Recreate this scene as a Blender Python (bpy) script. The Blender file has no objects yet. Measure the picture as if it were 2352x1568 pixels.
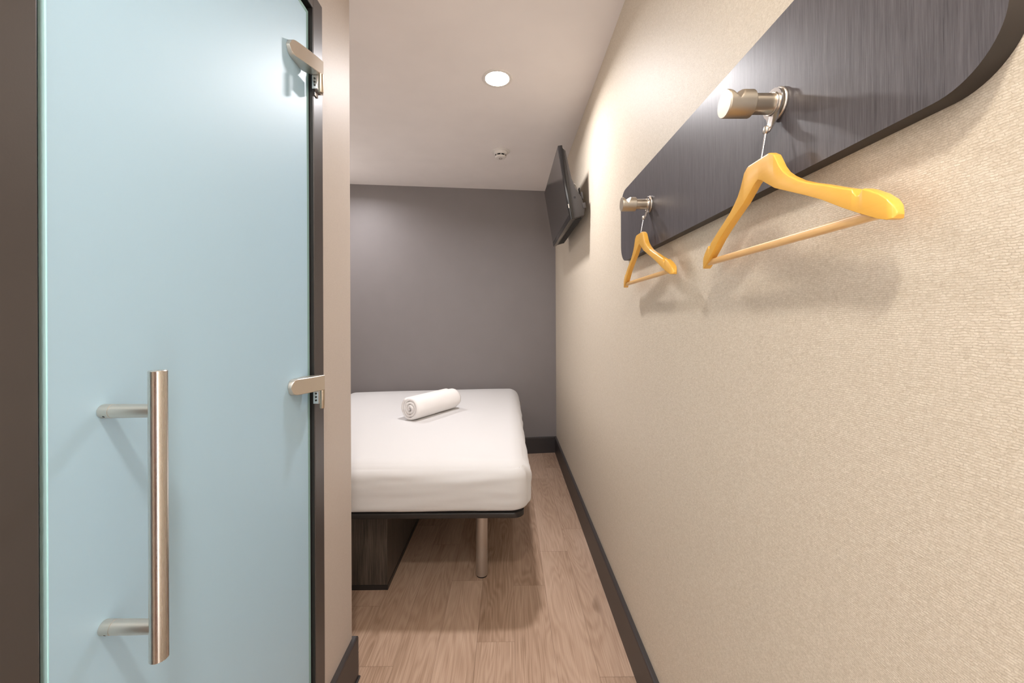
import bpy, bmesh, math, random
from mathutils import Vector, Matrix, noise
random.seed(7)
C = bpy.context.scene.collection
SC = bpy.context.scene
H = 1.2115            # eye height
CEIL = 2.4
XR = 0.44             # right wall
XL = -0.53            # shower wall face
PI = math.pi

# ------------------------------------------------------------------ helpers
def link(name, me, mats, parent=None, loc=(0, 0, 0), rot=(0, 0, 0)):
    o = bpy.data.objects.new(name, me)
    C.objects.link(o)
    for m in (mats if isinstance(mats, (list, tuple)) else [mats]):
        me.materials.append(m)
    o.location = loc
    o.rotation_euler = rot
    if parent is not None:
        o.parent = parent
    return o

def obj(name, bm, mats, parent=None, smooth=None, loc=(0, 0, 0), rot=(0, 0, 0)):
    bmesh.ops.recalc_face_normals(bm, faces=bm.faces[:])
    me = bpy.data.meshes.new(name)
    bm.to_mesh(me)
    bm.free()
    if smooth is not None:
        for p in me.polygons:
            p.use_smooth = True
        if smooth < 180:
            me.set_sharp_from_angle(angle=math.radians(smooth))
    return link(name, me, mats, parent, loc, rot)

def empty(name, label, cat, loc=(0, 0, 0), rot=(0, 0, 0), group=None):
    o = bpy.data.objects.new(name, None)
    o.empty_display_size = 0.05
    C.objects.link(o)
    o.location = loc
    o.rotation_euler = rot
    return tag(o, label, cat, group)

def tag(o, label, cat, group=None):
    o['label'] = label
    o['category'] = cat
    if group:
        o['group'] = group
    return o

def struct(o, label=None):
    o['kind'] = 'structure'
    if label:
        o['label'] = label
    return o

def box(bm, x0, x1, y0, y1, z0, z1, bev=0.0, seg=2, mat=0):
    vs = [bm.verts.new((x, y, z)) for x in (x0, x1) for y in (y0, y1) for z in (z0, z1)]
    idx = [(0, 1, 3, 2), (4, 6, 7, 5), (0, 4, 5, 1), (2, 3, 7, 6), (0, 2, 6, 4), (1, 5, 7, 3)]
    fs = [bm.faces.new([vs[i] for i in f]) for f in idx]
    for f in fs:
        f.material_index = mat
    if bev > 0:
        es = list({e for f in fs for e in f.edges})
        bmesh.ops.bevel(bm, geom=es, offset=bev, segments=seg, profile=0.5, affect='EDGES')
    return fs

def boxbm(*a, **k):
    bm = bmesh.new()
    box(bm, *a, **k)
    return bm

def frame_of(axis):
    a = Vector(axis).normalized()
    u = a.orthogonal().normalized()
    if abs(a.z) < 0.9:
        u = (Vector((0, 0, 1)) - a * a.z).normalized()
    return a, u, a.cross(u)

def lathe(bm, origin, axis, prof, n=48, mat=0):
    """prof: (r, h) along the axis; r=0 closes"""
    a, u, v = frame_of(axis)
    o = Vector(origin)
    rings = []
    for r, h in prof:
        if r <= 1e-7:
            rings.append([bm.verts.new(o + a * h)])
        else:
            rings.append([bm.verts.new(o + a * h + (u * math.cos(2 * PI * i / n) + v * math.sin(2 * PI * i / n)) * r) for i in range(n)])
    for A, B in zip(rings[:-1], rings[1:]):
        for i in range(n):
            j = (i + 1) % n
            if len(A) == 1 and len(B) == 1:
                continue
            if len(A) == 1:
                f = bm.faces.new((A[0], B[i], B[j]))
            elif len(B) == 1:
                f = bm.faces.new((A[i], B[0], A[j]))
            else:
                f = bm.faces.new((A[i], B[i], B[j], A[j]))
            f.material_index = mat

def tube(bm, pts, r, n=12, cap=True):
    pts = [Vector(p) for p in pts]
    rings = []
    up = None
    for i, p in enumerate(pts):
        t = (pts[min(i + 1, len(pts) - 1)] - pts[max(i - 1, 0)]).normalized()
        if up is None:
            up = t.orthogonal().normalized()
        u = (up - t * up.dot(t)).normalized()
        up = u
        v = t.cross(u)
        rr = r[i] if isinstance(r, (list, tuple)) else r
        rings.append([bm.verts.new(p + (u * math.cos(2 * PI * k / n) + v * math.sin(2 * PI * k / n)) * rr) for k in range(n)])
    for A, B in zip(rings[:-1], rings[1:]):
        for k in range(n):
            bm.faces.new((A[k], A[(k + 1) % n], B[(k + 1) % n], B[k]))
    if cap:
        bm.faces.new(rings[0][::-1])
        bm.faces.new(rings[-1])

def prism(bm, poly, fn0, fn1, bev=0.0, seg=2):
    """closed outline; fn0/fn1 map an outline point to the two faces"""
    A = [bm.verts.new(fn0(p)) for p in poly]
    B = [bm.verts.new(fn1(p)) for p in poly]
    n = len(poly)
    fa = bm.faces.new(A)
    fb = bm.faces.new(B[::-1])
    for i in range(n):
        bm.faces.new((A[i], B[i], B[(i + 1) % n], A[(i + 1) % n]))
    if bev > 0:
        es = list(fa.edges) + list(fb.edges)
        bmesh.ops.bevel(bm, geom=es, offset=bev, segments=seg, profile=0.5, affect='EDGES')

def rrect(y0, y1, z0, z1, r, n=14):
    out = []
    for cy, cz, a0 in ((y1 - r, z1 - r, 0), (y0 + r, z1 - r, 90), (y0 + r, z0 + r, 180), (y1 - r, z0 + r, 270)):
        for i in range(n + 1):
            a = math.radians(a0 + 90 * i / n)
            out.append((cy + r * math.cos(a), cz + r * math.sin(a)))
    return out

# ------------------------------------------------------------------ materials
def mat(name, base=(0.5, 0.5, 0.5), rough=0.5, metal=0.0, **kw):
    m = bpy.data.materials.new(name)
    m.use_nodes = True
    b = m.node_tree.nodes['Principled BSDF']
    b.inputs['Base Color'].default_value = (*base, 1)
    b.inputs['Roughness'].default_value = rough
    b.inputs['Metallic'].default_value = metal
    for k, v in kw.items():
        b.inputs[k.replace('_', ' ')].default_value = v
    return m

class N:
    def __init__(s, m):
        s.t = m.node_tree
        s.b = s.t.nodes['Principled BSDF']
    def add(s, typ, **kw):
        n = s.t.nodes.new(typ)
        for k, v in kw.items():
            setattr(n, k, v)
        return n
    def l(s, a, b):
        s.t.links.new(a, b)
    def coords(s, scale, kind='Object', rot=(0, 0, 0)):
        tc = s.add('ShaderNodeTexCoord')
        mp = s.add('ShaderNodeMapping')
        mp.inputs['Scale'].default_value = scale
        mp.inputs['Rotation'].default_value = rot
        s.l(tc.outputs[kind], mp.inputs['Vector'])
        return mp.outputs['Vector']
    def noise(s, vec, scale=1.0, detail=3.0, rough=0.5, dist=0.0):
        n = s.add('ShaderNodeTexNoise')
        n.inputs['Scale'].default_value = scale
        n.inputs['Detail'].default_value = detail
        n.inputs['Roughness'].default_value = rough
        n.inputs['Distortion'].default_value = dist
        s.l(vec, n.inputs['Vector'])
        return n.outputs['Fac']
    def math(s, op, a, b=None, clamp=False):
        n = s.add('ShaderNodeMath', operation=op, use_clamp=clamp)
        for i, v in enumerate((a, b)):
            if v is None:
                continue
            if isinstance(v, (int, float)):
                n.inputs[i].default_value = v
            else:
                s.l(v, n.inputs[i])
        return n.outputs[0]
    def ramp(s, fac, stops):
        n = s.add('ShaderNodeValToRGB')
        e = n.color_ramp.elements
        while len(e) < len(stops):
            e.new(0.5)
        for k, (p, c) in zip(e, stops):
            k.position = p
            k.color = (*c, 1) if len(c) == 3 else c
        s.l(fac, n.inputs['Fac'])
        return n.outputs['Color']
    def mix(s, fac, a, b, blend='MIX'):
        n = s.add('ShaderNodeMix', data_type='RGBA', blend_type=blend)
        for i, v in ((0, fac), (6, a), (7, b)):
            if isinstance(v, (int, float)):
                n.inputs[i].default_value = v
            elif isinstance(v, tuple):
                n.inputs[i].default_value = (*v, 1)
            else:
                s.l(v, n.inputs[i])
        return n.outputs[2]
    def bump(s, h, strength=0.3, dist=0.001):
        n = s.add('ShaderNodeBump')
        n.inputs['Strength'].default_value = strength
        n.inputs['Distance'].default_value = dist
        s.l(h, n.inputs['Height'])
        s.l(n.outputs['Normal'], s.b.inputs['Normal'])
    def base(s, c):
        s.l(c, s.b.inputs['Base Color'])

def paint(name, c, rough=0.6, grain=0.04, scale=350):
    m = mat(name, c, rough)
    n = N(m)
    v = n.coords((1, 1, 1))
    f = n.noise(v, scale, 2)
    n.bump(f, 0.08, 0.0006)
    g = n.noise(v, 6, 2)
    n.base(n.mix(g, tuple(x * (1 - grain) for x in c), tuple(min(1, x * (1 + grain)) for x in c)))
    return m

M_ceil = paint('ceiling_paint', (0.87, 0.82, 0.795), 0.7)
M_back = paint('grey_paint', (0.225, 0.205, 0.205), 0.55)
M_left = paint('white_paint', (0.72, 0.70, 0.67), 0.6)
M_skirt = paint('charcoal_skirting', (0.042, 0.036, 0.036), 0.42)
M_frame = paint('charcoal_frame', (0.062, 0.053, 0.050), 0.36)
M_door = mat('brown_door', (0.12, 0.036, 0.013), 0.45)
M_tile = paint('shower_white', (0.78, 0.84, 0.85), 0.3)

# woven wallpaper (in the plane of a wall that runs along Y)
def wallpaper(name, c0, c1, strength):
    m = mat(name, c1, 0.5)
    n = N(m)
    n.b.inputs['Specular IOR Level'].default_value = 0.32
    tc = n.add('ShaderNodeTexCoord')
    sp = n.add('ShaderNodeSeparateXYZ')
    n.l(tc.outputs['Object'], sp.inputs[0])
    wy = n.noise(n.coords((1, 70, 160)), 1.0, 2)
    wz = n.noise(n.coords((1, 60, 45)), 1.0, 2)
    cb = n.add('ShaderNodeCombineXYZ')
    n.l(n.math('ADD', n.math('MULTIPLY', sp.outputs['Y'], 1000.0), n.math('MULTIPLY', wy, 13.0)), cb.inputs['X'])
    n.l(n.math('ADD', n.math('MULTIPLY', sp.outputs['Z'], 1000.0), n.math('MULTIPLY', wz, 5.0)), cb.inputs['Y'])
    br = n.add('ShaderNodeTexBrick')
    br.inputs['Scale'].default_value = 1.0
    br.inputs['Brick Width'].default_value = 5.6
    br.inputs['Row Height'].default_value = 2.6
    br.inputs['Mortar Size'].default_value = 0.75
    br.inputs['Mortar Smooth'].default_value = 1.0
    br.inputs['Color1'].default_value = (1, 1, 1, 1)
    br.inputs['Color2'].default_value = (0.55, 0.55, 0.55, 1)
    br.inputs['Mortar'].default_value = (0.15, 0.15, 0.15, 1)
    n.l(cb.outputs[0], br.inputs['Vector'])
    h1 = n.noise(n.coords((1, 190, 480)), 1.0, 2, 0.5)
    h2 = n.noise(n.coords((1, 480, 150)), 1.0, 2, 0.5)
    lum = n.add('ShaderNodeRGBToBW')
    n.l(br.outputs['Color'], lum.inputs[0])
    w = n.math('ADD', n.math('MULTIPLY', lum.outputs[0], 0.38), n.math('ADD', n.math('MULTIPLY', h1, 0.5), n.math('MULTIPLY', h2, 0.35)))
    n.bump(w, strength, 0.0010)
    n.base(n.ramp(w, [(0.36, c0), (0.92, c1)]))
    return m
M_paper = wallpaper('woven_wallpaper', (0.55, 0.468, 0.360), (0.79, 0.71, 0.595), 0.45)
M_pod = wallpaper('pale_wallpaper', (0.47, 0.41, 0.365), (0.53, 0.47, 0.42), 0.10)

# streaky dark laminate, grain along Z
def laminate(name, dark, light, sy=700, sz=9, rough=0.38):
    m = mat(name, dark, rough)
    n = N(m)
    a = n.noise(n.coords((sy, sy, sz)), 1.0, 4, 0.62)
    b = n.noise(n.coords((sy * 0.16, sy * 0.16, sz * 0.35)), 1.0, 3, 0.55)
    w = n.math('ADD', n.math('MULTIPLY', a, 0.7), n.math('MULTIPLY', b, 0.3))
    n.base(n.ramp(w, [(0.33, dark), (0.5, tuple((d + l) / 2 for d, l in zip(dark, light))), (0.68, light)]))
    n.bump(w, 0.12, 0.0006)
    return m
M_board = laminate('dark_oak_laminate', (0.042, 0.037, 0.041), (0.124, 0.113, 0.123), 1300, 24)
M_edge = mat('dark_edge_band', (0.024, 0.017, 0.013), 0.45)
M_plinth = laminate('plinth_laminate', (0.010, 0.008, 0.007), (0.125, 0.098, 0.078), 420, 9, 0.42)

def steel(name, c, rough, aniso=(1, 1, 1)):
    m = mat(name, c, rough, 1.0)
    n = N(m)
    f = n.noise(n.coords(aniso), 1.0, 2)
    r = n.add('ShaderNodeMapRange')
    r.inputs['To Min'].default_value = rough * 0.8
    r.inputs['To Max'].default_value = rough * 1.25
    n.l(f, r.inputs['Value'])
    n.l(r.outputs[0], n.b.inputs['Roughness'])
    return m
M_steel = steel('brushed_steel', (0.70, 0.67, 0.63), 0.27, (900, 900, 12))
M_nickel = steel('warm_nickel', (0.57, 0.485, 0.38), 0.33, (12, 900, 900))
M_knob = steel('satin_knob_nickel', (0.50, 0.435, 0.35), 0.42, (12, 900, 900))
M_hinge = steel('satin_nickel', (0.72, 0.66, 0.59), 0.36, (300, 300, 300))
M_chrome = mat('bright_steel', (0.80, 0.78, 0.76), 0.16, 1.0)
M_alu = mat('silver_paint_metal', (0.62, 0.57, 0.52), 0.42, 0.85)
M_hole = mat('dark_hole', (0.01, 0.01, 0.01), 0.7)
M_black = mat('black_plastic', (0.016, 0.014, 0.014), 0.38)
M_bezel = mat('gloss_black_bezel', (0.010, 0.009, 0.009), 0.16)
M_tvback = mat('charcoal_plastic', (0.042, 0.037, 0.036), 0.5)
M_screen = mat('dark_screen', (0.022, 0.019, 0.018), 0.13)
M_white = mat('white_plastic', (0.78, 0.74, 0.70), 0.4)
M_slab = mat('black_bed_frame', (0.020, 0.017, 0.016), 0.36)
M_seam = mat('seam_dark', (0.16, 0.10, 0.07), 0.8)

def cloth(name, c, s1=900, st=0.1):
    m = mat(name, c, 0.85)
    n = N(m)
    n.b.inputs['Sheen Weight'].default_value = 0.15
    f = n.noise(n.coords((s1, s1, s1)), 1.0, 2)
    n.bump(f, st, 0.0008)
    return m
M_sheet = cloth('white_sheet', (0.66, 0.655, 0.655))
M_towel = cloth('white_terry', (0.84, 0.82, 0.81), 420, 0.55)

def wood(name, c0, c1):
    m = mat(name, c1, 0.33)
    n = N(m)
    n.b.inputs['Coat Weight'].default_value = 0.18
    n.b.inputs['Coat Roughness'].default_value = 0.25
    f = n.noise(n.coords((60, 14, 90)), 1.0, 4, 0.6, 0.6)
    n.base(n.ramp(f, [(0.3, c0), (0.7, c1)]))
    return m
M_hanger = wood('varnished_beech', (0.80, 0.425, 0.060), (0.84, 0.465, 0.078))
M_rail = wood('pale_beech', (0.72, 0.41, 0.145), (0.82, 0.52, 0.22))

# oak-look floor planks, grain along U
M_floor = mat('oak_planks', (0.4, 0.3, 0.2), 0.42)
n = N(M_floor)
at = n.add('ShaderNodeAttribute', attribute_name='tint')
nA = n.noise(n.coords((1.1, 7.5, 1), 'UV'), 1.0, 2.5, 0.5, 0.25)
rings = n.math('SINE', n.math('MULTIPLY', nA, 120.0))
nB = n.noise(n.coords((5, 260, 1), 'UV'), 1.0, 4, 0.6)
nC = n.noise(n.coords((0.9, 4, 1), 'UV'), 1.0, 3, 0.55)
knot = n.noise(n.coords((3.2, 14, 1), 'UV'), 1.0, 1.5, 0.5, 0.4)
w = n.math('ADD', n.math('MULTIPLY', rings, 0.042), n.math('ADD', n.math('MULTIPLY', nB, 0.50), n.math('MULTIPLY', nC, 0.52)))
w = n.math('ADD', w, n.math('MULTIPLY', at.outputs['Fac'], 0.055))
col = n.ramp(w, [(0.30, (0.265, 0.165, 0.105)), (0.50, (0.455, 0.310, 0.222)), (0.70, (0.60, 0.435, 0.330))])
kf = n.ramp(knot, [(0.72, (0, 0, 0)), (0.86, (1, 1, 1))])
n.base(n.mix(kf, col, (0.15, 0.080, 0.045)))
n.bump(n.math('ADD', nB, n.math('MULTIPLY', rings, 0.1)), 0.10, 0.0006)

# frosted glass
M_glass = mat('frosted_glass', (0.49, 0.73, 0.90), 0.50)
M_glass.node_tree.nodes['Principled BSDF'].inputs['Transmission Weight'].default_value = 0.22
M_glass.node_tree.nodes['Principled BSDF'].inputs['Specular IOR Level'].default_value = 1.0
M_gedge = mat('polished_glass_edge', (0.60, 0.92, 0.97), 0.35)
M_gmargin = mat('clear_glass_margin', (0.30, 0.50, 0.50), 0.12)

M_lamp = bpy.data.materials.new('lamp_lens')
M_lamp.use_nodes = True
nt = M_lamp.node_tree
nt.nodes.clear()
em = nt.nodes.new('ShaderNodeEmission')
em.inputs['Color'].default_value = (1, 0.94, 0.86, 1)
em.inputs['Strength'].default_value = 22
ou = nt.nodes.new('ShaderNodeOutputMaterial')
nt.links.new(em.outputs[0], ou.inputs[0])

# ------------------------------------------------------------------ room shell
YB0, SL = 3.668, 0.113                 # rear wall line: Y = YB0 + SL*(X-0.44)
def yback(x):
    return YB0 + SL * (x - XR)
Y0 = -0.60
XW = -1.55                             # far left wall
# floor: one mesh of planks over a dark bed
bm = bmesh.new()
uvl = bm.loops.layers.uv.new('UVMap')
tint = bm.loops.layers.float_color.new('tint')
PW, PL = 0.143, 0.962
start = {0: 1.823, 1: 2.09, 2: 1.35, -1: 1.504, -2: 1.86, -3: 1.20, -4: 1.403, -5: 1.7, -6: 2.0}
for k in range(-11, 3):
    x0, x1 = max(XW, 0.02 + PW * k), min(XR, 0.02 + PW * (k + 1))
    if x1 - x0 < 0.002:
        continue
    s = start.get(k, random.uniform(1.2, 2.1))
    y = s - PL * 5
    while y < 3.75:
        a, b = max(y, Y0), min(y + PL, 3.75)
        if b - a > 0.001:
            g = 0.0004
            vs = [bm.verts.new(p) for p in ((x0 + g, a + g, 0), (x1 - g, a + g, 0), (x1 - g, b - g, 0), (x0 + g, b - g, 0))]
            f = bm.faces.new(vs)
            ou_, ov, t = random.uniform(0, 50), random.uniform(0, 50), random.uniform(-1, 1)
            for lp in f.loops:
                lp[uvl].uv = (lp.vert.co.y - y + ou_, lp.vert.co.x - x0 + ov)
                lp[tint] = (t, t, t, 1)
        y += PL
vs = [bm.verts.new(p) for p in ((XW, Y0, -0.0015), (XR, Y0, -0.0015), (XR, 3.75, -0.0015), (XW, 3.75, -0.0015))]
f = bm.faces.new(vs)
f.material_index = 1
me = bpy.data.meshes.new('floor')
bm.to_mesh(me)
bm.free()
struct(link('floor', me, [M_floor, M_seam]), 'oak plank floor')

struct(obj('ceiling', boxbm(XW, XR + 0.1, Y0, 3.8, CEIL, CEIL + 0.08), M_ceil))
struct(obj('wall_right', boxbm(XR, XR + 0.1, Y0, 3.8, -0.05, CEIL), M_paper))
bm = bmesh.new()
pts = [(XW - 0.1, yback(XW - 0.1)), (XR, yback(XR)), (XR, yback(XR) + 0.1), (XW - 0.1, yback(XW - 0.1) + 0.1)]
prism(bm, pts, lambda p: (p[0], p[1], -0.05), lambda p: (p[0], p[1], CEIL))
struct(obj('wall_back', bm, M_back))
struct(obj('wall_left', boxbm(XW - 0.1, XW, Y0, 3.45, -0.05, CEIL), M_left))
struct(obj('wall_front', boxbm(XL - 0.08, XL, Y0 - 0.1, Y0, -0.05, CEIL), M_left))
DO0, DO1, DOH = 0.392, 1.1385, 2.104    # outer edges of the shower door frame
bm = bmesh.new()
box(bm, XL - 0.08, XL, DO1, 1.345, 0, CEIL)
box(bm, XL - 0.08, XL, DO0, DO1, DOH, CEIL)
box(bm, XL - 0.08, XL, -0.36, DO0, 0, CEIL)
box(bm, XW, XL - 0.08, 1.265, 1.345, 0, CEIL)
struct(obj('wall_shower', bm, M_pod))
bm = bmesh.new()
box(bm, XW, XL - 0.085, 1.245, 1.2649, 0, CEIL)
box(bm, XW, XL - 0.085, 0.22, 0.24, 0, CEIL)
box(bm, XW + 0.0001, XW + 0.02, 0.24, 1.245, 0, CEIL)
struct(obj('wall_inside', bm, M_tile))

# skirting boards with an eased top edge
def skirting(name, pts):
    bm = bmesh.new()
    prof = [(0, 0), (0.016, 0), (0.016, 0.137), (0.0145, 0.1425), (0.011, 0.145), (0, 0.145)]
    rings = []
    for (x, y, nx, ny) in pts:
        rings.append([bm.verts.new((x + nx * d, y + ny * d, z)) for d, z in prof])
    for A, B in zip(rings[:-1], rings[1:]):
        for i in range(len(prof)):
            j = (i + 1) % len(prof)
            bm.faces.new((A[i], A[j], B[j], B[i]))
    bm.faces.new(rings[0])
    bm.faces.new(rings[-1][::-1])
    return struct(obj(name, bm, M_skirt))
skirting('baseboard_right', [(XR, Y0 + 0.001, -1, 0), (XR, yback(XR) - 0.0001, -1, -SL)])
skirting('baseboard_back', [(XW, yback(XW), 0, -1), (XR - 0.016, yback(XR - 0.016), 0, -1)])
skirting('baseboard_left', [(XL, DO1 + 0.001, 1, 0), (XL, 1.345, 1, 1), (XW, 1.345, 0, 1)])
bm = bmesh.new()
tube(bm, [(XL + 0.019, DO1 + 0.01, 0.004), (XL + 0.019, 1.361, 0.004)], 0.0038, 10)
struct(obj('trim_2', bm, M_skirt, smooth=60))

# charcoal door frame set in the shower wall
FX = -0.525
FI0, FI1, FIH = 0.4506, 1.0855, 2.062
bm = bmesh.new()
def frame_bar(y0, y1, z0, z1):
    box(bm, XL - 0.082, FX, y0, y1, z0, z1, 0.0012, 2)
frame_bar(FI1, DO1, 0, DOH)
frame_bar(DO0, FI0, 0, DOH)
frame_bar(FI0, FI1, FIH, DOH)
box(bm, XL - 0.082, -0.552, FI1 - 0.014, FI1, 0, FIH)          # door stop
box(bm, XL - 0.082, -0.552, FI0, FI0 + 0.012, 0, FIH)
box(bm, XL - 0.082, -0.552, FI0, FI1, FIH - 0.014, FIH)
t1 = struct(obj('trim_1', bm, M_frame), 'charcoal frame around the frosted glass door')
bm = bmesh.new()
box(bm, -0.552, FX - 0.0012, FI1 - 0.0022, FI1 + 0.0005, 0, FIH)
box(bm, -0.552, FX - 0.0012, FI0, FI1, FIH - 0.0022, FIH + 0.0005)
obj('rebate_shade_strip', bm, M_black, t1)  # black strips added so the lit rebate reads as deep shade

# the frosted glass door leaf with handle and hinges
GX0, GX1, GY0, GY1, GZ0, GZ1 = -0.545, -0.535, 0.467, 1.0795, 0.012, 2.047
door = bpy.data.objects.new('door_1', None)
C.objects.link(door)
door.location = (GX1, GY1, 0)
struct(door, 'frosted glass shower door closed in its charcoal frame')
def dl(p):
    return (p[0] - GX1, p[1] - GY1, p[2])
bm = bmesh.new()
box(bm, GX0 - GX1, 0, GY0 - GY1, 0, GZ0, GZ1)
bmesh.ops.bevel(bm, geom=bm.edges[:], offset=0.0011, segments=2, affect='EDGES')
bm.normal_update()
big = [f for f in bm.faces if abs(f.normal.x) > 0.9 and f.calc_area() > 0.1]
for f in bm.faces:
    f.material_index = 0 if f in big else 1
ins = bmesh.ops.inset_region(bm, faces=[f for f in big if f.normal.x > 0], thickness=0.015)
for f in ins['faces']:
    f.material_index = 2 if f.calc_center_median().y > -0.5 else 0
obj('glass_panel', bm, [M_glass, M_gedge, M_gmargin], door)['label'] = 'frosted pale blue glass'
# handle
HX, HY = -0.463, 0.531
hb = bmesh.new()
HR = 0.0104
prof = []
n_ = 40
ring = []
for i in range(n_):                                     # round tube with one flat facet toward the room
    a = 2 * PI * i / n_
    x, y = HR * math.cos(a), HR * math.sin(a)
    ring.append((x, y))
zb, zt = 0.767, 1.148
def circ(z, r):
    return [hb.verts.new((HX - GX1 + x * r / HR, HY - GY1 + y * r / HR, z)) for x, y in ring]
R = [circ(zb, HR - 0.001), circ(zb + 0.001, HR), circ(zt - 0.001, HR), circ(zt, HR - 0.001)]
for A, B in zip(R[:-1], R[1:]):
    for i in range(n_):
        hb.faces.new((A[i], A[(i + 1) % n_], B[(i + 1) % n_], B[i]))
hb.faces.new(R[0][::-1])
hb.faces.new(R[-1])
handle = obj('handle', hb, M_steel, door, smooth=40)
handle['label'] = 'long brushed steel pull bar'
for z in (1.0945, 0.8095):
    sb = bmesh.new()
    L = HX - GX1
    lathe(sb, (0, HY - GY1, z), (1, 0, 0), [(0, 0.0002), (0.0090, 0.0002), (0.0092, 0.001), (0.0092, 0.0135), (0.0086, 0.0138), (0.0086, 0.0143),
          (0.0092, 0.0146), (0.0086, L - 0.004), (0, L - 0.004)], 40)
    so = obj('standoff', sb, M_hinge, handle, smooth=40)
    sc_ = bmesh.new()
    d = Vector((0.15, -0.75, -0.65)).normalized()
    lathe(sc_, Vector((0.0075, HY - GY1, z)) + Vector((0, d.y, d.z)).normalized() * 0.0089, (0, d.y, d.z), [(0, 0), (0.0014, 0), (0.0014, 0.0004), (0, 0.0004)], 16)
    obj('set_screw', sc_, M_hole, handle)
# hinges: a tapered arm bowed away from the glass, a pin barrel below it and a leaf on the frame
for zc, zoff in ((1.884, 0.0), (1.0495, 0.0)):
    hm = bmesh.new()
    xf = [(-0.5268, 0.970), (-0.4985, 1.044), (-0.489, 1.066)]
    HH = 0.0195
    # plan outline (x, y): front edge, then back edge
    out = []
    K = 18
    front = lambda t: (-0.5262 + 0.0372 * t + 0.0030 * math.sin(PI * t), 0.970 + 0.096 * t)
    for i in range(K + 1):
        t = i / K
        x, y = front(t)
        # stadium end at the glass side
        s = t * 0.101
        hh = HH * (math.sqrt(max(0.0, 1 - (1 - s / HH) ** 2)) if s < HH else 1.0)
        hh = max(hh, 0.0012)
        xb = max(GX1 + 0.0006, min(x - 0.0035, GX1 + 0.0006 + 0.16 * max(0, t - 0.72) ** 1.5))
        out.append((x, xb, y, hh))
    rings = []
    for x, xb, y, hh in out:
        e = 0.0012
        rings.append([hm.verts.new((px - GX1, y - GY1, zc + pz)) for px, pz in
                      ((x - e, -hh), (x, -hh + e * min(1, hh / 0.003)), (x, hh - e * min(1, hh / 0.003)), (x - e, hh), (xb, hh), (xb, -hh))])
    for A, B in zip(rings[:-1], rings[1:]):
        for i in range(6):
            hm.faces.new((A[i], A[(i + 1) % 6], B[(i + 1) % 6], B[i]))
    hm.faces.new(rings[0][::-1])
    hm.faces.new(rings[-1])
    hinge = obj('hinge', hm, M_hinge, door, smooth=35)
    bb = bmesh.new()
    bx, by = -0.4930 - GX1, 1.060 - GY1
    lathe(bb, (bx, by, zc - 0.0195), (0, 0, -1), [(0, 0), (0.0064, 0), (0.0064, 0.046), (0.0054, 0.048), (0, 0.048)], 24)
    obj('hinge_barrel', bb, M_nickel, hinge, smooth=40)
    lb = bmesh.new()
    box(lb, FX + 0.0003 - GX1, FX + 0.0035 - GX1, 1.088 - GY1, 1.106 - GY1, zc - 0.058, zc - 0.006, 0.001)
    box(lb, -0.517 - GX1, -0.502 - GX1, 1.060 - GY1, 1.0935 - GY1, zc - 0.056, zc - 0.0205, 0.001)
    leaf = obj('hinge_leaf', lb, M_chrome, hinge, smooth=35)
    for dz in (-0.029, -0.038, -0.047):
        kb = bmesh.new()
        lathe(kb, (-0.5095 - GX1, 1.0598 - GY1, zc + dz), (0, -1, 0), [(0, 0), (0.0024, 0), (0.0024, 0.0008), (0, 0.0008)], 16)
        obj('hinge_screw', kb, M_hole, hinge)

# entrance door behind the viewpoint (shows in the steel)
struct(obj('door_2', boxbm(XL + 0.001, 0.25, Y0 + 0.0005, Y0 + 0.045, 0.005, 2.05, 0.002), M_door))

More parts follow.
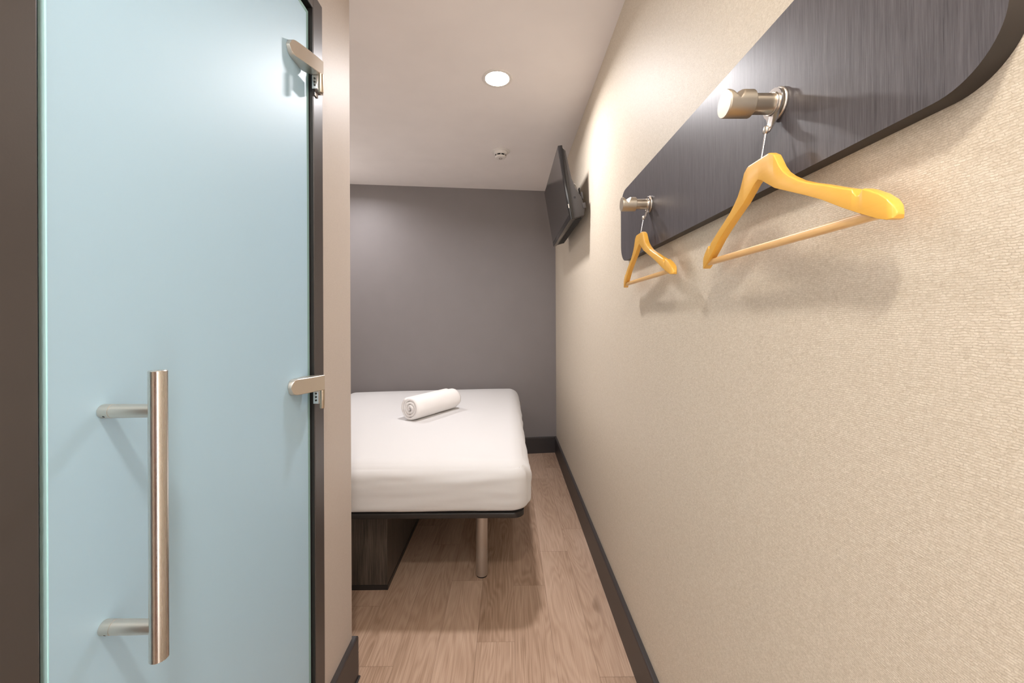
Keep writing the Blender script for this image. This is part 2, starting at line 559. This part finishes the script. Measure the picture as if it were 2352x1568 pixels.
# ------------------------------------------------------------------ coat rack on the right wall
BX = 0.418
rack = empty('coat_rack', 'long dark wood coat rail board with rounded corners and two steel hooks on wall', 'coat rack', (XR, 0.9, 1.42))
def rl(p):
    return Vector((p[0] - XR, p[1] - 0.9, p[2] - 1.42))
bm = bmesh.new()
poly = rrect(0.327, 1.467, 1.4225, 1.6755, 0.060, 16)
prism(bm, poly, lambda p: rl((BX, p[0], p[1])), lambda p: rl((XR - 0.0003, p[0], p[1])), 0.0012, 2)
bm.normal_update()
for f in bm.faces:
    f.material_index = 0 if abs(f.normal.x) > 0.8 else 1
obj('backboard', bm, [M_board, M_edge], rack, smooth=50)
hook_at = [(0.6105, 1.5435), (1.166, 1.551)]
for k, (hy, hz) in enumerate(hook_at):
    sb = bmesh.new()
    lathe(sb, rl((BX, hy, hz)), (-1, 0, 0), [(0.0150, 0.001), (0.0150, 0.0425), (0.0150, 0.046)], 48)
    hook = obj('hook', sb, M_nickel, rack, smooth=40)
    db = bmesh.new()
    lathe(db, rl((BX, hy, hz)), (-1, 0, 0), [(0, 0.0002), (0.0235, 0.0002), (0.0240, 0.001), (0.0240, 0.0035), (0.0232, 0.0045), (0.0165, 0.0055), (0.0160, 0.012), (0, 0.012)], 48)
    obj('wall_flange', db, M_hinge, hook, smooth=40)
    kb = bmesh.new()
    # knob with a turned groove across its top
    a_, u_, v_ = frame_of((-1, 0, 0))
    GA = math.radians(24) * (1 if v_.y < 0 else -1)
    prof = [(0.0150, 0.0425), (0.0190, 0.0428), (0.0203, 0.0440)] + [(0.0203, 0.0440 + 0.0385 * i / 26) for i in range(1, 26)] + [(0.0203, 0.0825), (0.0195, 0.0838)]
    rings = []
    o0 = rl((BX, hy, hz))
    for r, h in prof:
        rg = []
        for i in range(56):
            an = 2 * PI * i / 56
            p = Vector((math.cos(an) * r, math.sin(an) * r))
            cap = 0.0203 - max(0.0, 0.0125 - abs(h - 0.0690) * 1.2) if h > 0.05 else 1.0
            zz = min(p.x, cap)
            ct, st = math.cos(GA), math.sin(GA)
            rg.append(kb.verts.new(o0 + a_ * h + u_ * (zz * ct - p.y * st) + v_ * (zz * st + p.y * ct)))
        rings.append(rg)
    for A, B in zip(rings[:-1], rings[1:]):
        for i in range(56):
            kb.faces.new((A[i], A[(i + 1) % 56], B[(i + 1) % 56], B[i]))
    kb.faces.new(rings[0][::-1])
    kb.faces.new(rings[-1])
    obj('knob', kb, M_knob, hook, smooth=35)

# ------------------------------------------------------------------ clothes hangers
# local frame: origin at the ring centre, X toward the wall, s along Y, z up
TOP = [(0, -0.0855), (0.012, -0.0855), (0.024, -0.0855), (0.028, -0.0868), (0.036, -0.0925), (0.0405, -0.101), (0.047, -0.1135), (0.055, -0.1245), (0.066, -0.1345), (0.083, -0.1465),
       (0.103, -0.1570), (0.122, -0.1655), (0.142, -0.1755), (0.156, -0.1820), (0.1585, -0.1832), (0.1600, -0.1872), (0.1635, -0.1920), (0.1672, -0.1924), (0.1700, -0.1880),
       (0.1712, -0.1868), (0.178, -0.1905), (0.188, -0.1975), (0.196, -0.2055), (0.2010, -0.2130), (0.2035, -0.2200)]
BOT = [(0, -0.1165), (0.008, -0.1200), (0.018, -0.1275), (0.038, -0.1420), (0.065, -0.1555), (0.095, -0.1705), (0.120, -0.1840), (0.148, -0.2020), (0.170, -0.2150),
       (0.188, -0.2250), (0.196, -0.2280), (0.2010, -0.2275), (0.2035, -0.2240)]
def lerp(tab, s):
    for (a, x), (b, y) in zip(tab[:-1], tab[1:]):
        if a <= s <= b:
            return x + (y - x) * (s - a) / (b - a)
    return tab[-1][1]
STN = sorted({round(p[0], 5) for p in TOP} | {round(p[0], 5) for p in BOT} | {round(0.0022 * i, 5) for i in range(92)})
STN = [-x for x in STN[:0:-1]] + STN
def bow(s):                            # the arms bend back toward the wall at the tips
    return 0.014 * (s / 0.2) ** 2
def make_hanger(label, loc, rotz=0):
    root = empty('clothes_hanger', label, 'clothes hanger', loc, (0, 0, rotz), 'wooden hangers on the coat hooks')
    x0 = -0.018
    bm = bmesh.new()
    rs = []
    for s_ in STN:
        zt_, zb_ = lerp(TOP, abs(s_)), lerp(BOT, abs(s_))
        T = 0.0058 + 0.0016 * min(1, abs(s_) / 0.2)
        e = min(0.0024, (zt_ - zb_) * 0.45)
        if abs(s_) > 0.196:
            T *= math.sqrt(max(0.15, 1 - ((abs(s_) - 0.196) / 0.0085) ** 2))
        xc = x0 + bow(s_)
        sec = []
        for cx, cz, a0 in ((T - e, zt_ - e, 0), (-T + e, zt_ - e, 90), (-T + e, zb_ + e, 180), (T - e, zb_ + e, 270)):
            ee = e if a0 < 180 else min(e, 0.0007)
            sx = 1 if a0 in (0, 270) else -1
            sz = 1 if a0 < 180 else -1
            for q in range(4):
                a = math.radians(a0 + 30 * q)
                sec.append((xc + cx + sx * (e - ee) + ee * math.cos(a), cz + sz * (e - ee) + ee * math.sin(a)))
        rs.append([bm.verts.new((x, s_, z)) for x, z in sec])
    for A, B in zip(rs[:-1], rs[1:]):
        for i in range(16):
            bm.faces.new((A[i], A[(i + 1) % 16], B[(i + 1) % 16], B[i]))
    bm.faces.new(rs[0][::-1])
    bm.faces.new(rs[-1])
    body = obj('shoulder_bar', bm, M_hanger, root, smooth=31)
    bm = bmesh.new()
    P = []
    K = 14
    S0, Z0 = 0.186, -0.2175
    ringsb = []
    for i in range(K + 1):
        s = -S0 + 2 * S0 * i / K
        c = Vector((x0 + bow(S0), s, Z0))
        rg = []
        for j in range(16):
            a = 2 * PI * j / 16
            ca, sa = math.cos(a), math.sin(a)
            rx = 0.0050 * math.copysign(abs(ca) ** 0.55, ca)
            rz = 0.0056 * math.copysign(abs(sa) ** 0.55, sa)
            rg.append(bm.verts.new(c + Vector((rx, 0, rz))))
        ringsb.append(rg)
    for A, B in zip(ringsb[:-1], ringsb[1:]):
        for j in range(16):
            bm.faces.new((A[j], A[(j + 1) % 16], B[(j + 1) % 16], B[j]))
    bm.faces.new(ringsb[0][::-1])
    bm.faces.new(ringsb[-1])
    obj('trouser_bar', bm, M_rail, root, smooth=50)['label'] = 'paler wooden trouser bar'
    bm = bmesh.new()
    tube(bm, [(x0, 0, -0.095), (x0, 0, -0.0855), (-0.011, 0, -0.046), (-0.010, 0, -0.040)], 0.0016, 12)
    obj('stem', bm, M_chrome, root, smooth=60)
    bm = bmesh.new()
    lathe(bm, (-0.0100, 0, -0.040), (-0.9, 0.25, 0.1), [(0, -0.003), (0.0045, -0.003), (0.0062, -0.001), (0.0064, 0.001), (0.0050, 0.0035), (0, 0.0042)], 24)
    obj('stem_pin', bm, M_hinge, root, smooth=60)
    # flat security ring round the hook with a slotted tab
    bm = bmesh.new()
    nn = 56
    Ro, Ri = 0.0222, 0.0173
    ro, ri = [], []
    for i in range(nn):
        a = 2 * PI * i / nn - PI / 2
        y, z = math.cos(a), math.sin(a)
        oy, oz = Ro * y, Ro * z
        da = abs(a + PI / 2) if a < PI / 2 else abs(a + PI / 2 - 2 * PI)
        if da < 0.62:                          # tab
            t = 1 - (da / 0.62)
            oz -= 0.0225 * min(1, t * 2.3) ** 0.8
            oy *= 0.82 if t > 0.1 else 1
        ro.append((oy, oz))
        ri.append((Ri * y, Ri * z))
    for xx, fl in ((-0.0012, 0), (0.0012, 1)):
        A = [bm.verts.new((xx, *p)) for p in ro]
        B = [bm.verts.new((xx, *p)) for p in ri]
        for i in range(nn):
            bm.faces.new((A[i], A[(i + 1) % nn], B[(i + 1) % nn], B[i]))
        if fl == 0:
            A0, B0 = A, B
        else:
            for i in range(nn):
                bm.faces.new((A0[i], A0[(i + 1) % nn], A[(i + 1) % nn], A[i]))
                bm.faces.new((B0[i], B0[(i + 1) % nn], B[(i + 1) % nn], B[i]))
    for v in bm.verts:                          # tab folds out to the room
        if v.co.z < -0.028:
            v.co.x -= (abs(v.co.z) - 0.028) * 0.5
    rg = obj('security_ring', bm, M_chrome, root, smooth=35)
    bm = bmesh.new()
    box(bm, -0.0022, -0.0008, -0.0016, 0.0016, -0.0345, -0.0235, 0.0004)
    obj('ring_slot', bm, M_hole, root)
    return root
h1 = make_hanger('orange wooden clothes hanger on the near hook, the bigger of the two in view', (0.4095, hook_at[0][0], hook_at[0][1]), 0)
h2 = make_hanger('orange wooden clothes hanger on the far hook, at the board end toward the TV', (0.4090, hook_at[1][0], hook_at[1][1]), 0)

# ------------------------------------------------------------------ television
TVC = Vector((0.297, 2.484, 1.9375))
tilt = math.atan2(0.0627, 0.386)
tv = empty('television', 'black flat screen TV tilted down on its wall bracket', 'television', TVC, (0, tilt * 1.0, 0))
# local: X toward the wall, Y along the wall, Z up; rotation about Y leans the top into the room
tv.rotation_euler = (0, -tilt, 0)
W2, H2 = 0.388, 0.197
obj('front_frame', boxbm(0, 0.024, -W2, W2, -H2, H2, 0.003), M_bezel, tv, smooth=35)
obj('screen', boxbm(-0.0008, 0.001, -W2 + 0.012, W2 - 0.012, -H2 + 0.026, H2 - 0.012), M_screen, tv)
bm = bmesh.new()
side = [(0.0235, H2 - 0.012), (0.038, H2 - 0.030), (0.044, 0.02), (0.056, -0.045), (0.082, -0.085), (0.088, -0.150), (0.080, -H2 + 0.012), (0.0235, -H2 + 0.004)]
prism(bm, side, lambda p: (p[0], -W2 + 0.006, p[1]), lambda p: (p[0], W2 - 0.006, p[1]), 0.003, 2)
back = obj('back_housing', bm, M_tvback, tv, smooth=35)
bm = bmesh.new()
box(bm, 0.036, 0.070, -W2 + 0.04, W2 - 0.05, -H2 + 0.0035, -H2 + 0.0105)
obj('speaker_slot', bm, M_hole, back)
bm = bmesh.new()
lathe(bm, (0.045, -W2 + 0.0065, -0.085), (0, -1, 0), [(0.0, 0.0), (0.006, 0.0), (0.006, 0.0012), (0, 0.0012)], 16)
obj('screw_recess', bm, M_hole, back)
bm = bmesh.new()
box(bm, 0.083, 0.090, -W2 + 0.003, -W2 + 0.030, -0.100, -0.062, 0.002)
box(bm, 0.080, 0.096, -W2 + 0.003, -W2 + 0.022, -0.150, -0.120, 0.002)
obj('side_clip', bm, M_tvback, back, smooth=35)
for yy, zz in ((-W2 + 0.001, -0.125), (W2 - 0.001, 0.16)):  # near chrome tab; the far one is a reflected highlight built as a chip
    bm = bmesh.new()
    box(bm, 0.002, 0.007, yy - 0.0012, yy + 0.0012, zz - 0.012, zz + 0.010, 0.0006)
    obj('chrome_tab_glint', bm, M_chrome, tv)
# bracket: plate on the housing, arm, plate on the wall (built in world axes)
bm = bmesh.new()
Rt = Matrix.Rotation(tilt, 4, 'Y')
def wl(p):
    return Rt @ (Vector(p) - TVC)
def wbox(x0, x1, y0, y1, z0, z1):
    vs0 = len(bm.verts)
    box(bm, x0, x1, y0, y1, z0, z1, 0.002)
    bm.verts.ensure_lookup_table()
    for v in bm.verts[vs0:]:
        v.co = wl(v.co)
wbox(XR - 0.006, XR - 0.0005, 2.42, 2.56, 1.86, 2.02)
wbox(0.372, XR - 0.004, 2.455, 2.525, 1.905, 1.965)
wbox(0.335, 0.380, 2.40, 2.58, 1.885, 1.985)
obj('wall_bracket', bm, M_black, tv, smooth=35)
bm = bmesh.new()
pts = []
for i in range(15):
    t = i / 14
    pts.append(wl((0.352 + 0.072 * t, 2.30 + 0.06 * t, 1.915 + 0.085 * math.sin(PI * t * 0.95) + 0.02 * t)))
tube(bm, pts, 0.0042, 10)
obj('power_cable', bm, M_white, tv, smooth=60)['label'] = 'white cable loop'

# ------------------------------------------------------------------ ceiling fittings
def downlight(label, x, y, power, r=0.045, spread=160, col=(1, 0.97, 0.99)):
    root = empty('downlight', label, 'ceiling light', (x, y, CEIL))
    bm = bmesh.new()
    lathe(bm, (0, 0, 0), (0, 0, -1), [(r + 0.016, 0.0002), (r + 0.0155, 0.003), (r + 0.010, 0.0045), (r + 0.001, 0.0035), (r + 0.0005, 0.0002)], 48)
    obj('trim_ring', bm, M_white, root, smooth=60)
    bm = bmesh.new()
    lathe(bm, (0, 0, 0), (0, 0, -1), [(0, 0.0025), (r, 0.0025), (r, 0.0003), (0, 0.0003)], 48)
    obj('lens', bm, M_lamp, root)
    ld = bpy.data.lights.new('downlight_beam', 'AREA')
    ld.shape = 'DISK'
    ld.size = r * 2
    ld.energy = power
    ld.color = col
    ld.spread = math.radians(spread)
    lo = bpy.data.objects.new('downlight_beam', ld)
    C.objects.link(lo)
    lo.parent = root
    lo.location = (0, 0, -0.006)
    return root
downlight('round downlight glowing white in the ceiling, farther from the TV than the smoke detector', -0.048, 1.956, 8.1, 0.058)
downlight('round ceiling downlight over the entrance end of the corridor', -0.05, -0.12, 6.8, 0.07, 160, (1, 0.925, 0.83))
downlight('added unseen fill downlight over the head end of the bed', -1.25, 2.9, 5)  # unseen lamp added as fill, hidden behind the shower wall

sm = empty('smoke_detector', 'small round white smoke detector on the ceiling above the bed', 'smoke detector', (-0.048, 2.80, CEIL))
bm = bmesh.new()
lathe(bm, (0, 0, 0), (0, 0, -1), [(0.064, 0.0002), (0.064, 0.003), (0.060, 0.007), (0.050, 0.009), (0, 0.009)], 48)
obj('base', bm, M_white, sm, smooth=40)
bm = bmesh.new()
lathe(bm, (0, 0, 0), (0, 0, -1), [(0.046, 0.0085), (0.0455, 0.020), (0.043, 0.026), (0.040, 0.0268), (0, 0.0268)], 48)
body = obj('body', bm, M_white, sm, smooth=40)
bm = bmesh.new()
lathe(bm, (0, 0, 0), (0, 0, -1), [(0, 0.0262), (0.0385, 0.0262), (0.037, 0.0375), (0, 0.0375)], 48)
obj('sensor_slot', bm, M_hole, sm)
for i in range(8):
    a = 2 * PI * (i + 0.12) / 8
    obj('cage_rib', boxbm(0.0365, 0.0405, -0.0028, 0.0028, -0.0385, -0.0262), M_white, sm, rot=(0, 0, a))
bm = bmesh.new()
lathe(bm, (0, 0, 0), (0, 0, -1), [(0.0395, 0.0370), (0.0395, 0.0395), (0.034, 0.0475), (0.020, 0.0500), (0.012, 0.0500), (0.011, 0.0490), (0, 0.0490)], 48)
cap = obj('cap', bm, M_white, sm, smooth=40)
bm = bmesh.new()
lathe(bm, (0, 0, 0), (0, 0, -1), [(0.0125, 0.0499), (0.0120, 0.0512), (0.0085, 0.0512), (0.008, 0.0499)], 32)
obj('test_button', bm, mat('grey_plastic', (0.30, 0.26, 0.24), 0.5), cap, smooth=40)

# ------------------------------------------------------------------ bed
bed = empty('bed', 'double bed with white fitted sheet, black slab base and silver leg', 'bed', (-0.6, 2.6, 0))
BO = Vector((-0.6, 2.6, 0))
BXL, BXR, BYF = -1.38, 0.0640, 1.658
def byb(x):
    return yback(x) - 0.030
bm = bmesh.new()
r = 0.045
out = []
for cx, cy, a0 in ((BXR - r, BYF + r, -90),):
    for i in range(13):
        a = math.radians(a0 + 90 * i / 12)
        out.append((cx + r * math.cos(a), cy + r * math.sin(a)))
poly = [(BXL, BYF)] + out + [(BXR, byb(BXR)), (BXL, byb(BXL))]
prism(bm, poly, lambda p: (p[0] - BO.x, p[1] - BO.y, 0.390), lambda p: (p[0] - BO.x, p[1] - BO.y, 0.4110), 0.006, 3)
obj('slab_base', bm, M_slab, bed, smooth=50)['label'] = 'black bed platform'
bm = bmesh.new()
box(bm, -1.32 - BO.x, -0.549 - BO.x, 1.8030 - BO.y, 3.05 - BO.y, 0.022, 0.390, 0.001)
pl = obj('plinth', bm, M_plinth, bed)
pl['label'] = 'dark streaky wood plinth'
obj('kick_strip', boxbm(-1.32 - BO.x, -0.5475 - BO.x, 1.8015 - BO.y, 3.05 - BO.y, 0.0, 0.022), M_black, pl)
for lx, ly in ((-0.130, 1.902), (-0.130, 3.25)):
    bm = bmesh.new()
    lathe(bm, (lx - BO.x, ly - BO.y, 0), (0, 0, 1), [(0, 0.006), (0.0275, 0.006), (0.0280, 0.007), (0.0280, 0.390), (0, 0.390)], 40)
    leg = obj('leg', bm, M_alu, bed, smooth=40)
    bm = bmesh.new()
    lathe(bm, (lx - BO.x, ly - BO.y, 0), (0, 0, 1), [(0, 0.0), (0.026, 0.0), (0.026, 0.006), (0, 0.006)], 40)
    obj('foot_cap', bm, M_black, leg)
# mattress in its fitted sheet
def mattress():
    bm = bmesh.new()
    bmesh.ops.create_cube(bm, size=2.0)
    NX, NY, NZ = 64, 72, 26
    bm.free()
    bm = bmesh.new()
    x0, x1, y0, z0, z1 = -1.36, 0.086, 1.653, 0.4040, 0.614
    cache = {}
    def nrm(t, n):
        return t / n
    def spaced(i, n, e):                   # finer cells near both ends
        t = i / n
        return t + e * math.sin(2 * PI * t) / (2 * PI) * -1
    def point(i, j, k):
        key = (i, j, k)
        if key in cache:
            return cache[key]
        tx, ty, tz = spaced(i, NX, .75), spaced(j, NY, .75), k / NZ
        X = x0 + (x1 - x0) * tx
        LY = (byb(X) - 0.010) - y0
        Y = y0 + LY * ty
        Z = z0 + (z1 - z0) * tz
        # rounded box
        rt = 0.085                          # top edge radius
        rv = 0.085                          # upright corner radius
        rb = 0.028
        p = Vector((X, Y, Z))
        rr = rt if tz > 0.5 else rb
        cx = min(max(X, x0 + rv), x1 - rv)
        yb = y0 + LY
        cy = min(max(Y, y0 + rv), yb - rv)
        cz = min(max(Z, z0 + rb), z1 - rt)
        # horizontal rounding
        hx, hy = X - cx, Y - cy
        hl = math.hypot(hx, hy)
        lim = rv
        if hl > lim:
            hx, hy = hx / hl * lim, hy / hl * lim
            hl = lim
        # vertical rounding
        vz = Z - cz
        rz = rt if vz > 0 else rb
        if abs(vz) > 1e-9 and hl > 1e-9:
            a = hl / lim
            b = abs(vz) / rz
            L = math.hypot(a, b)
            if L > 1:
                a, b = a / L, b / L
            ns = a / (hl / lim)
            hx, hy = hx * ns, hy * ns
            vz = math.copysign(b * rz, vz)
        q = Vector((cx + hx, cy + hy, cz + vz))
        # side bulge
        bul = math.sin(PI * min(1, max(0, (q.z - z0) / (z1 - z0))) ** 0.9)
        if hl > lim * 0.6:
            d = Vector((hx, hy, 0)).normalized()
            q += d * 0.008 * bul
        # crown on the top and pulled cloth folds
        if tz == 1:
            ex = min(1, min(q.x - x0, x1 - q.x) / 0.34)
            ey = min(1, min(q.y - y0, y0 + LY - q.y) / 0.34)
            ex, ey = max(0, ex), max(0, ey)
            q.z += 0.022 * (ex * ex * (3 - 2 * ex)) * (ey * ey * (3 - 2 * ey))
        front = max(0, 1 - (q.y - y0) / 0.10)
        if front > 0 and tz < 1:
            w = noise.noise(Vector((q.x * 3.5 + q.z * 9, 1.7, q.z * 20 - q.x * 3))) * 0.0050
            w += noise.noise(Vector((q.x * 9, 4.2, q.z * 45))) * 0.0022
            q.y -= w * front
        right = max(0, 1 - (x1 - q.x) / 0.05)
        if right > 0 and tz < 1:
            q.x += right * (noise.noise(Vector((q.y * 6, 8.1, q.z * 14))) * 0.006 + noise.noise(Vector((q.y * 22, 2.2, q.z * 30))) * 0.0025)
            # folded pleat near the front corner
            u = (q.y - (y0 + 0.060)) / 0.016
            q.x -= 0.015 * math.exp(-u * u) * bul
            u = (q.y - (y0 + 0.105)) / 0.030
            q.x += 0.008 * math.exp(-u * u) * bul
        v = bm.verts.new(q - BO)
        cache[key] = v
        return v
    def quad(a, b, c, d):
        bm.faces.new((point(*a), point(*b), point(*c), point(*d)))
    for i in range(NX):
        for j in range(NY):
            for k in (0, NZ):
                quad((i, j, k), (i + 1, j, k), (i + 1, j + 1, k), (i, j + 1, k))
    for i in range(NX):
        for k in range(NZ):
            for j in (0, NY):
                quad((i, j, k), (i + 1, j, k), (i + 1, j, k + 1), (i, j, k + 1))
    for j in range(NY):
        for k in range(NZ):
            for i in (0, NX):
                quad((i, j, k), (i, j + 1, k), (i, j + 1, k + 1), (i, j, k + 1))
    return bm
mt = obj('mattress', mattress(), M_sheet, bed, smooth=180)
mt['label'] = 'mattress in smooth white fitted sheet'
# rolled towel
ta, tb = Vector((-0.566, 2.300, 0)), Vector((-0.364, 2.635, 0))
tdir = (tb - ta).normalized()
TL = (tb - ta).length
R0 = 0.071
bm = bmesh.new()
turns, n_ = 3.3, 180
def spiral(i, x):
    th = 2 * PI * turns * i / n_
    rad = 0.010 + (R0 - 0.010) * i / n_
    rad *= 1 + 0.015 * math.sin(3 * th + 2) 
    return rad * math.cos(th), rad * math.sin(th)
NL = 26
rows = []
for j in range(NL + 1):
    t = j / NL
    row = []
    for i in range(n_ + 1):
        a, b = spiral(i, 0)
        q = i / n_
        end = 0.012 * (1 - q) ** 1.2
        x = (t - 0.5) * TL
        edge = min(t, 1 - t) / 0.06
        if edge < 1:                                  # soft rolled ends
            sc = 1 - 0.10 * (1 - edge) ** 2
            a, b = a * sc, b * sc
            x += math.copysign(0.010 * (1 - q) * (1 - edge) * -0.8 + 0.003 * math.sin(9 * q * PI) * (1 - edge), t - 0.5)
        wob = noise.noise(Vector((x * 9, a * 18, b * 18))) * 0.0025
        row.append(bm.verts.new((x, a + wob, b * 0.96 + wob)))
    rows.append(row)
for A, B in zip(rows[:-1], rows[1:]):
    for i in range(n_):
        bm.faces.new((A[i], A[i + 1], B[i + 1], B[i]))
tw = obj('rolled_towel', bm, M_towel, smooth=180)
md = tw.modifiers.new('thick', 'SOLIDIFY')
md.thickness = 0.0125
md.offset = 0
tw.rotation_euler = (math.radians(-60), 0, math.atan2(tdir.y, tdir.x))
mid = (ta + tb) / 2
tw.location = (mid.x, mid.y, 0.6325 + R0 + 0.004)
tag(tw, 'rolled white bath towel lying on top of the bed', 'towel')

# ------------------------------------------------------------------ camera, world, colour
cam = bpy.data.cameras.new('camera')
cam.sensor_width = 36
cam.lens = 915 / 2352 * 36
cam.shift_y = -48 / 2352
cam.clip_start = 0.02
co = bpy.data.objects.new('camera', cam)
C.objects.link(co)
yaw = math.atan(9 / 915)
co.matrix_world = Matrix.Translation((0, 0, H)) @ Matrix.Rotation(-yaw, 4, 'Z') @ Matrix.Rotation(PI / 2, 4, 'X') @ Matrix.Rotation(-0.00436, 4, 'Z')
SC.camera = co
w = bpy.data.worlds.new('world')
SC.world = w
w.use_nodes = True
w.node_tree.nodes['Background'].inputs['Color'].default_value = (0.99, 0.975, 0.945, 1)
w.node_tree.nodes['Background'].inputs['Strength'].default_value = 3.7
SC.view_settings.view_transform = 'Standard'
SC.view_settings.look = 'None'
SC.view_settings.gamma = 1.0
SC.view_settings.use_curve_mapping = False
SC.view_settings.exposure = 0.96
SC.cycles.max_bounces = 14
SC.cycles.diffuse_bounces = 8
SC.cycles.sample_clamp_indirect = 8
